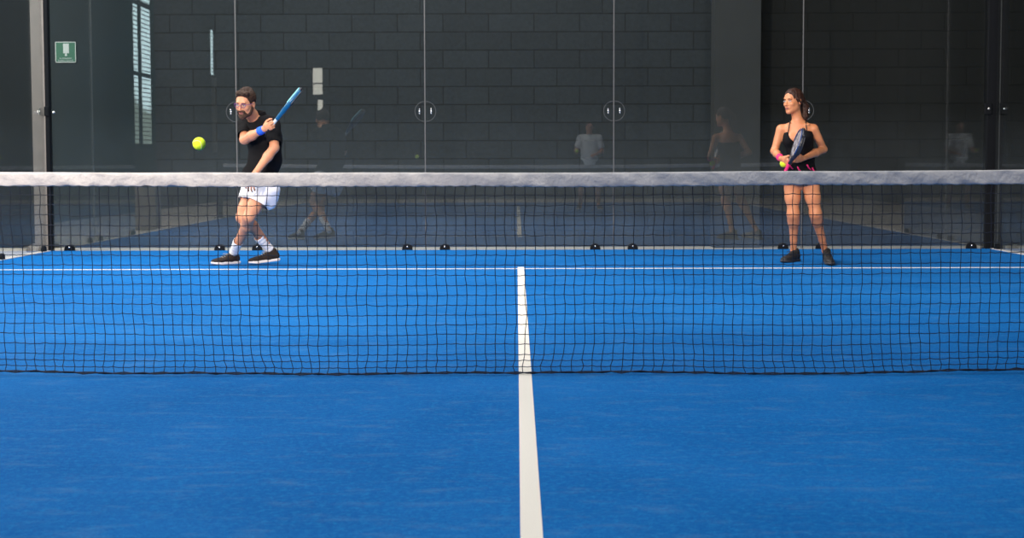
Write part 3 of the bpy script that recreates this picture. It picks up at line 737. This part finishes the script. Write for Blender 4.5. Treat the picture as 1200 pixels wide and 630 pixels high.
    # polo
    slR = plane(shR*.22+elR*.78, nrm(elR-shR)); slL = plane(shL*.17+elL*.83, nrm(elL-shL))
    up = lambda pl: pl
    pt = [grow(q, .014) for q in torso]
    hem = plane(pel+V(0,0,-.035), (0,0,-1))
    body_p = pt+[cone(neck0+V(0,.01,-.05), .075, neck0+V(-.01,-.01,-.005), .066, .02), ecn(pel+V(.0,0,.06), (.163,.135), pel+V(.01,0,-.09), (.168,.142), sd, .03), hem,
                 plane(neck0+V(0,0,.050), nrm(nrm(T(0,-.02,-.05)-neck0)*.45+V(.12,.1,.8)))]
    sdf('polo_shirt', body_p, 'black_cloth', root, .006, folds(.0035, 24, 20, 21, .5), open_at=(hem,))
    sR = [cone(shR-nrm(elR-shR)*.0, .067, elR, .062, .03), plane(slR.a['c'], slR.a['n'])]
    sL = [cone(shL, .068, elL, .064, .03), plane(slL.a['c'], slL.a['n'])]
    sdf('sleeve', sR, 'black_cloth', root, .005, folds(.0025, 40, 35, 38, 1), open_at=(slR,), thick=.003)
    sdf('sleeve', sL, 'black_cloth', root, .005, folds(.0025, 40, 35, 38, 2), open_at=(slL,), thick=.003)
    nd = nrm(T(0,-.02,-.05)-neck0)
    cb = neck0-fw*.012+V(0,0,.010)
    cu_ = nrm(nd*.6+V(.05,.02,.8))
    cl = [ecn(cb+cu_*.01, (.082,.084), cb+cu_*.060, (.070,.074), sd, 0), plane(cb+cu_*.082-fw*.01, nrm(cu_-fw*.32)), ell(cb+cu_*.085, (.060,.060,.075), None, .004, '-'),
          cone(neck0+nd*.03+fw*.07, .016, neck0-nd*.03+fw*.09, .010, .01, '-')]
    sdf('collar', cl, 'black_cloth', root, .004)
    # shorts
    p1 = plane(w(304,239,-.1), nrm(V(-.42,-.25,-.80))); p2 = plane(knR*.42+hipR*.58, nrm(knR-hipR))
    wl = plane(pel+V(0,0,.05), (0,0,1))
    shw = [ecn(pel+V(0,0,.05), (.155,.128), pel+V(0,0,-.09), (.158,.135), sl, .05)]
    s1 = shw+[cone(hipL, .112, hipL*.35+knL*.65+V(.015,0,-.01), .096, .05), cone(hipL+V(.06,0,.0), .10, w(316,236,-.02), .070, .04), p1, wl]
    # each trouser leg is cut by its own plane, then both read as one garment
    v1, f1 = sdf_mesh(s1, .006, folds(.005, 30, 26, 16, .8), (p1,))
    s2 = [cone(hipR+V(0,0,.05), .105, hipR*.4+knR*.6, .088, .05), p2]
    v2, f2 = sdf_mesh(s2, .006, folds(.004, 30, 26, 16, 2.1), (p2,))
    v, f = merge([(v1, f1), (v2, f2)]); o = link('shorts', v, f, 'white_cloth', root)
    # sock pair, shoes
    for a_, k_, nm, r0 in ((anL, knL, 'L', .0), (anR, knR, 'R', .0)):
        d = nrm(k_-a_); top = a_+d*.205; pp = plane(top, d)
        pr = [cone(a_-d*.03, .036, a_+d*.03, .037, .02), cone(a_+d*.03, .037, a_+d*.23, .0495, .02), pp]
        wv = lambda X, Y, Z, a_=a_, d=d: .0015*np.sin(2*math.pi/.038*((X-a_[0])*d[0]+(Y-a_[1])*d[1]+(Z-a_[2])*d[2])+2*np.sin(30*X))
        sdf('sock', pr, 'sock', root, .004, wv, open_at=(pp,))
    shoe(heelL, toeL, 0, 'shoe_m', 'sole_w', 'lace_m', root, L=np.linalg.norm(toeL-heelL))
    shoe(heelR, toeR, 0, 'shoe_m', 'sole_w', 'lace_m', root, L=np.linalg.norm(toeR-heelR))
    b = ring_band('wristband', wrR-nrm(wrR-elR)*.055, wrR+nrm(wrR-elR)*.005, .036, .031, 'bluecloth', root); b['label'] = 'blue terry wristband'
    w0 = wrR+nrm(wrR-elR)*.008
    # racket
    nr = nrm(np.cross(ax, V(0,1,0))*1.0+V(0,-.12,0))
    racket(grip_c-ax*.055, ax, nr, 'blue and cyan padel racket raised in the hand of the man in black polo', grip_c,
           ('racket_black','racket_blue','racket_cyan','racket_black','grip_white'))
build_man()

# ---- woman
YW = 7.6
def build_woman():
    global ORG
    w = lambda px, py, dy: W(px, py, YW+dy)
    root = empty('person', (*G(945, 305)[:2], 0), 'person in black strappy top and short skirt, standing feet apart holding a racket', 'person')
    hc = w(929, 118.8, -.03); HR = frame((-.74,-.66,.0), roll=.02); s = .96
    hp, T = head(hc, HR, s, True)
    neck0 = w(936, 143, .0); pel = w(938, 205, .02)
    fw = nrm((-.22,-.97,0)); sd = nrm(np.cross(V(0,0,1), fw))
    shR = w(915, 151.5, .03); shL = w(953.5, 151, -.01)
    elR = w(907.5, 177, .03); wrR = w(914.8, 185.2, -.21)
    elL = w(965, 175, .07); wrL = w(942, 185.3, -.22)
    hipR = w(928, 210, .04); hipL = w(949, 210, .0)
    knR = w(929.5, 249, .05); knL = w(955.5, 249, .0)
    toeR, heelR = G(916.5, 308), G(936, 305.5); toeL, heelL = G(974, 311.5), G(967.5, 304.5)
    anR = w(929.5, 293, 0); anR[1] = (heelR*.8+toeR*.2)[1]; anR = W(930, 294.5, anR[1])
    anL = W(967, 293.5, (heelL*.8+toeL*.2)[1])
    chest = w(935, 163, .01); waist = w(939, 180, .01)
    torso = [ecn(w(935,154,.01), (.130,.088), chest, (.125,.095), sd, .05), ecn(chest, (.120,.092), waist, (.102,.080), sd, .05), ecn(waist, (.102,.080), pel, (.140,.105), sd, .06),
             cone(neck0+V(0,0,-.03), .052, shR+V(.012,0,.0), .036, .03), cone(neck0+V(0,0,-.03), .052, shL+V(-.012,0,0), .036, .03),
             ell(chest+fw*.065+sd*.058+V(0,0,.0), (.052,.050,.052), None, .035), ell(chest+fw*.065-sd*.058+V(0,0,.0), (.052,.050,.052), None, .035)]
    neck = [cone(neck0+V(0,.01,-.02), .046, T(0,-.026,-.050), .043, .035), cone(neck0+fw*.045-sd*.02+V(0,0,-.03), .012, neck0+fw*.04-sd*.09+V(0,0,-.022), .010, .015), cone(neck0+fw*.045+sd*.02+V(0,0,-.03), .012, neck0+fw*.04+sd*.09+V(0,0,-.022), .010, .015)]
    arm = lambda a_, b_, c_: [cone(a_, .042, b_, .032, .03), cone(b_, .033, b_*.6+c_*.4, .034, .02), cone(b_*.6+c_*.4, .033, c_, .022, .02)]
    def leg(h_, k_, a_, fd):
        d = nrm(a_-k_); bk = -nrm(fd-d*np.dot(fd, d))
        return [cone(h_, .086, k_*.55+h_*.45, .066, .04), cone(k_*.55+h_*.45, .066, k_, .047, .03), cone(k_, .047, k_+d*.09, .043, .03),
                cone(k_+d*.03+bk*.004, .044, k_+d*.13+bk*.016, .0465, .05), cone(k_+d*.13+bk*.016, .0455, k_*.3+a_*.7+bk*.004, .033, .02), cone(k_*.3+a_*.7+bk*.004, .033, a_, .028, .012)]
    legs = leg(hipR, knR, anR, nrm((-.4,-.9,0)))+leg(hipL, knL, anL, nrm((.1,-1,0)))
    feet = [cone(anR, .028, heelR*.7+toeR*.3+V(0,0,.04), .028, .02), cone(anL, .028, heelL*.7+toeL*.3+V(0,0,.04), .028, .02)]
    A = nrm((.28,-.48,.80)); C_ = w(935.3, 168.5, -.36)
    butt = C_-A*.322
    gp = butt+A*.085; gq = butt+A*.150
    dR = nrm(V(.72,-.35,-.42)); nR = nrm(V(.35,.8,.15))
    hR = hand(wrR+dR*.01, dR, nR, True, (.95,1.2,.8), (.2,.7), s=.92)
    dL = nrm(gq-wrL+V(-.02,0,.0)); nL = nrm(V(-.1,.45,-.85))
    dL = nrm(V(-.86,-.42,-.12)); nL = nrm(V(-.1,.8,.1))
    hL = hand(wrL+dL*.01, dL, nL, False, (.75,1.0,.7), (.3,.6), s=.90)
    sdf('body', hp+torso+neck+arm(shR, elR, wrR)+arm(shL, elL, wrL)+legs+feet+hR+hL, 'skin_w', root, .0055)
    face_parts(T, HR, s, root, 'hair_w', True)
    hair = [ell(T(0,-.020,.040), np.array((.084,.102,.088))*s, HR, .0), ell(T(0,.080,-.006), np.array((.066,.055,.078))*s, HR, .014, '-'), ell(T(0,.035,-.080), np.array((.12,.080,.072))*s, HR, .01, '-')]
    hair += [ell(T(0,-.118,.035), np.array((.030,.030,.032))*s, HR, .015), cone(T(0,-.13,.025), .030, T(.02,-.150,-.05), .038, .02), cone(T(.02,-.150,-.05), .038, T(.035,-.135,-.14), .030, .02), cone(T(.035,-.135,-.14), .030, T(.04,-.12,-.20), .010, .02),
             cone(T(.078,.02,.02), .008, T(.078,-.02,-.02), .012, .015)]
    sdf('hair', hair, 'hair_w', root, .004, folds(.0022, 200, 180, 40))
    # camisole
    hem = plane(pel+V(0,0,.05), (0,0,-1)); top = plane(chest+V(0,0,.052), nrm(V(0,.25,1)))
    pt = [grow(q, .007) for q in torso if q.kind != 'cone']
    cami = pt+[top, hem, ell(chest+fw*.115+V(0,0,.070), (.078,.11,.098), None, .01, '-')]
    ct = sdf('camisole_top', cami, 'black_cloth', root, .005, folds(.002, 40, 30, 30, 1), open_at=(hem,))
    for sg, sh_ in ((-1, shR), (1, shL)):
        f0 = chest+sd*sg*.086+fw*.088+V(0,0,.040); f1 = neck0*.52+sh_*.48+V(0,0,.040)+fw*.018; f2 = chest+sd*sg*.07-fw*.085+V(0,0,.04)
        v, f = tube([f0, f0*.5+f1*.5+fw*.020+V(0,0,.003), f1+fw*.025-V(0,0,.006), f1, f1*.5+f2*.5-fw*.012+V(0,0,.01), f2], .0048, 6); link('shoulder_strap', v, f, 'black_strap', ct)
    # skirt with pink trim
    sb = plane(pel+V(0,0,-.085), (0,0,-1)); st = plane(pel+V(0,0,.085), (0,0,1))
    sk = [ecn(pel+V(0,0,.08), (.120,.096), pel+V(0,0,-.01), (.150,.118), sd, .03), ecn(pel, (.150,.118), pel+V(0,0,-.14), (.172,.140), sd, .03), sb, st]
    skt = sdf('skirt', sk, 'black_cloth', root, .005, folds(.004, 45, 40, 6, .4), open_at=(sb,))
    for sx, zz in ((-.085,.085), (-.01,.060), (.075,.078), (.12,.05)):
        pts = [pel+sd*(sx-.012)+V(0,0,zz+.018), pel+sd*sx+V(0,0,zz-.008), pel+sd*(sx+.022)+V(0,0,zz-.030)]
        pts = [q+fw*(.112*math.sqrt(max(.05, 1-(np.dot(q-pel, sd)/.15)**2))+.006) for q in pts]
        v, f = tube(pts, .0065, 6); link('pink_trim', v, f, 'pink', skt)
    b = ring_band('wristband', wrR-nrm(wrR-elR)*.050, wrR+nrm(wrR-elR)*.006, .031, .027, 'pink', root); b['label'] = 'pink wristband'
    for hl, to, an in ((heelR, toeR, anR), (heelL, toeL, anL)):
        Ls = max(np.linalg.norm(to-hl), .235); to2 = hl+nrm(to-hl)*Ls
        shoe(hl, to2, 0, 'shoe_w', 'sole_b', 'shoe_w', root, L=Ls, wd=.92)
        v, f = tube([an+V(0,0,-.02), an+V(0,0,.012)], [.032,.031], 14); link('ankle_sock', v, f, 'black_cloth', root)
    nr = nrm(nrm(np.cross(A, V(0,1,0)))+V(0,-.04,0))
    racket(butt, A, nr, 'black and grey patterned padel racket with pink grip held before the chest', butt,
           ('racket_face_w','racket_black','racket_navy','racket_black','pink'))
    # ball held against the grip in the right hand
    bl = w(918.2, 191.5, -.20)
    make_ball(bl, 'yellow-green ball held in the hand beneath the pink wristband', .034)

def make_ball(c, label, r):
    t = empty('padel_ball', c, label, 'ball')
    v, f = uvsphere(c, r, 32, 20); link('felt', v, f, 'ball', t)
    Rm = np.array(Euler((.6,.4,.9)).to_matrix())
    pts = []
    for k in range(48):
        a = 2*math.pi*k/48; p = V(math.cos(a)+.0, math.sin(a), .62*math.sin(2*a)); pts.append(np.array(c)+Rm@(nrm(p)*(r*.995)))
    v, f = tube(pts, r*.045, 5, True); link('seam', v, f, 'seam', t)
    return t
build_woman()

# ---- a third player near the camera's side of the net; the glass mirrors him faintly
def build_third():
    o = V(1.40, -4.4, 0); p = lambda x, y, z: o+V(x, y, z)
    root = empty('person', o, 'person in white shirt and dark shorts near the camera, seen only mirrored in the glass', 'person')
    HR = frame((-.05,1,-.05)); hp, T = head(p(0,.03,1.61), HR, 1.0)
    sd = V(-1,0,0); n0 = p(0,0,1.44)
    R_, L_ = p(.18,0,1.40), p(-.18,0,1.40)
    eR, wR = p(.25,.02,1.14), p(.12,.22,1.08); eL, wL = p(-.26,.02,1.15), p(-.26,.20,1.10)
    torso = [ecn(p(0,0,1.33), (.17,.11), p(0,0,1.15), (.145,.105), sd, .05), ecn(p(0,0,1.15), (.145,.105), p(0,0,.93), (.155,.11), sd, .05),
             cone(n0-V(0,0,.02), .065, R_, .052, .04), cone(n0-V(0,0,.02), .065, L_, .052, .04)]
    arms = [cone(R_, .052, eR, .04, .03), cone(eR, .04, wR, .027, .02), cone(L_, .052, eL, .04, .03), cone(eL, .04, wL, .027, .02)]
    legs = []
    for sg in (1, -1):
        h_, k_, a_ = p(sg*.09,0,.90), p(sg*.16,.05,.49), p(sg*.18,-.02,.09)
        legs += [cone(h_, .085, k_, .055, .04), cone(k_, .054, k_*.7+a_*.3, .05, .03), cone(k_*.7+a_*.3, .05, a_, .034, .03), cone(a_, .033, a_+V(0,.06,-.04), .03, .02)]
    hands = hand(wR+V(-.01,.01,0), (-.6,.75,0), (-.2,-.1,-1), True, (.9,1.1,.7), (.5,.7))+hand(wL+V(0,.01,0), (0,1,.1), (.3,0,.9), False, (.75,.9,.5), (.5,.7))
    sdf('body', hp+torso+[cone(n0-V(0,0,.02), .058, T(0,-.02,-.05), .054, .03)]+arms+legs+hands, 'skin_m', root, .007)
    sdf('hair', [ell(T(0,-.020,.045), np.array((.085,.098,.088)), HR, 0), ell(T(0,.075,.005), np.array((.072,.055,.072)), HR, .012, '-'), ell(T(0,.02,-.075), np.array((.12,.085,.078)), HR, .01, '-')], 'hair_m', root, .006, folds(.002, 150, 140, 100))
    face_parts(T, HR, 1, root, 'hair_m')
    hem = plane(p(0,0,.86), (0,0,-1)); nk = plane(p(0,0,1.475), (0,0,1))
    sdf('shirt', [grow(q, .014) for q in torso]+[ecn(p(0,0,.98), (.165,.125), p(0,0,.80), (.172,.13), sd, .04), cone(R_, .066, R_*.4+eR*.6, .064, .03), cone(L_, .066, L_*.4+eL*.6, .064, .03), nk, hem], 'grey_cloth', root, .007, folds(.003, 25, 22, 20), open_at=(hem,))
    for sg in (1, -1):
        h_, k_ = p(sg*.09,0,.92), p(sg*.15,.05,.55); pl = plane(k_, (0,0,-1))
        sdf('shorts_leg', [cone(h_, .105, k_, .09, .04), pl], 'black_cloth', root, .007, folds(.004, 25, 22, 20), open_at=(pl,))
        hl = p(sg*.19,-.08,0); shoe(hl, hl+V(sg*.03,.28,0), 0, 'shoe_m', 'sole_w', 'lace_m', root)
    make_ball(wL+V(0,.115,.045), 'yellow-green ball in the hand of the player near the camera, seen mirrored', .0328)
build_third()
make_ball(W(233.3, 168.2, 1.17), 'bright yellow-green ball in mid air above the net at left', .0328)

# ------------------------------------------------------------------ light
def area(name, loc, target, size, power, col, sy=None):
    l = bpy.data.lights.new(name, 'AREA'); l.energy = power; l.color = col; l.size = size
    if sy: l.shape = 'RECTANGLE'; l.size_y = sy
    o = bpy.data.objects.new(name, l); COL.objects.link(o); o.location = loc
    o.rotation_euler = (Vector(target)-Vector(loc)).to_track_quat('-Z', 'Y').to_euler(); return o
def spot(name, loc, target, power, col, angle, rad):
    l = bpy.data.lights.new(name, 'SPOT'); l.energy = power; l.color = col; l.spot_size = math.radians(angle); l.spot_blend = .7; l.shadow_soft_size = rad
    o = bpy.data.objects.new(name, l); COL.objects.link(o); o.location = loc
    o.rotation_euler = (Vector(target)-Vector(loc)).to_track_quat('-Z', 'Y').to_euler(); return o
area('skylight_near', (-1.0,-1.0,6.9), (0,.5,0), 6, 500, (.95,.97,1), 4)
area('skylight_far', (-2.0,7.4,6.9), (-1,7.3,0), 7, 640, (.97,.98,1), 4)
area('rear_fill', (0,-11.5,6.9), (0,-11.5,0), 6, 200, (1,.95,.90), 3)  # added fill lamp that lifts the hall end mirrored in the glass
area('side_fill', (-7.25,7.6,2.9), (0,7.2,.3), 2.2, 430, (1,.96,.90), 2.6)  # unseen fill added for the left floor and players, no window here
area('aisle_fill', (-6.35,5.0,5.6), (-6.35,5.0,0), 1.0, 210, (1,.96,.92), 4)  # added downlight brightening the mirrored floor strip outside the court
area('tape_fill', (-3.5,-11.0,6.3), (0,.5,.6), 2.5, 420, (1,.95,.88), 1.5)  # unseen lamp added behind the camera to brighten the net tape
spot('key_spot', (-6.2,-6.5,5.4), (.3,7.6,.8), 8200, (1,.86,.72), 44, .5)  # added spot as warm key on players, no window; cone spares near floor
spot('front_fill_spot', (5.8,-6.0,5.4), (1.8,7.6,.8), 3000, (1,.92,.84), 40, .5)  # unseen spot added at front right as fill for the players
wd = bpy.data.worlds.new('world'); SC.world = wd; wd.use_nodes = True
wd.node_tree.nodes['Background'].inputs[0].default_value = (.5,.6,.7,1); wd.node_tree.nodes['Background'].inputs[1].default_value = .05
SC.view_settings.view_transform = 'Standard'; SC.view_settings.look = 'None'; SC.view_settings.exposure = 0
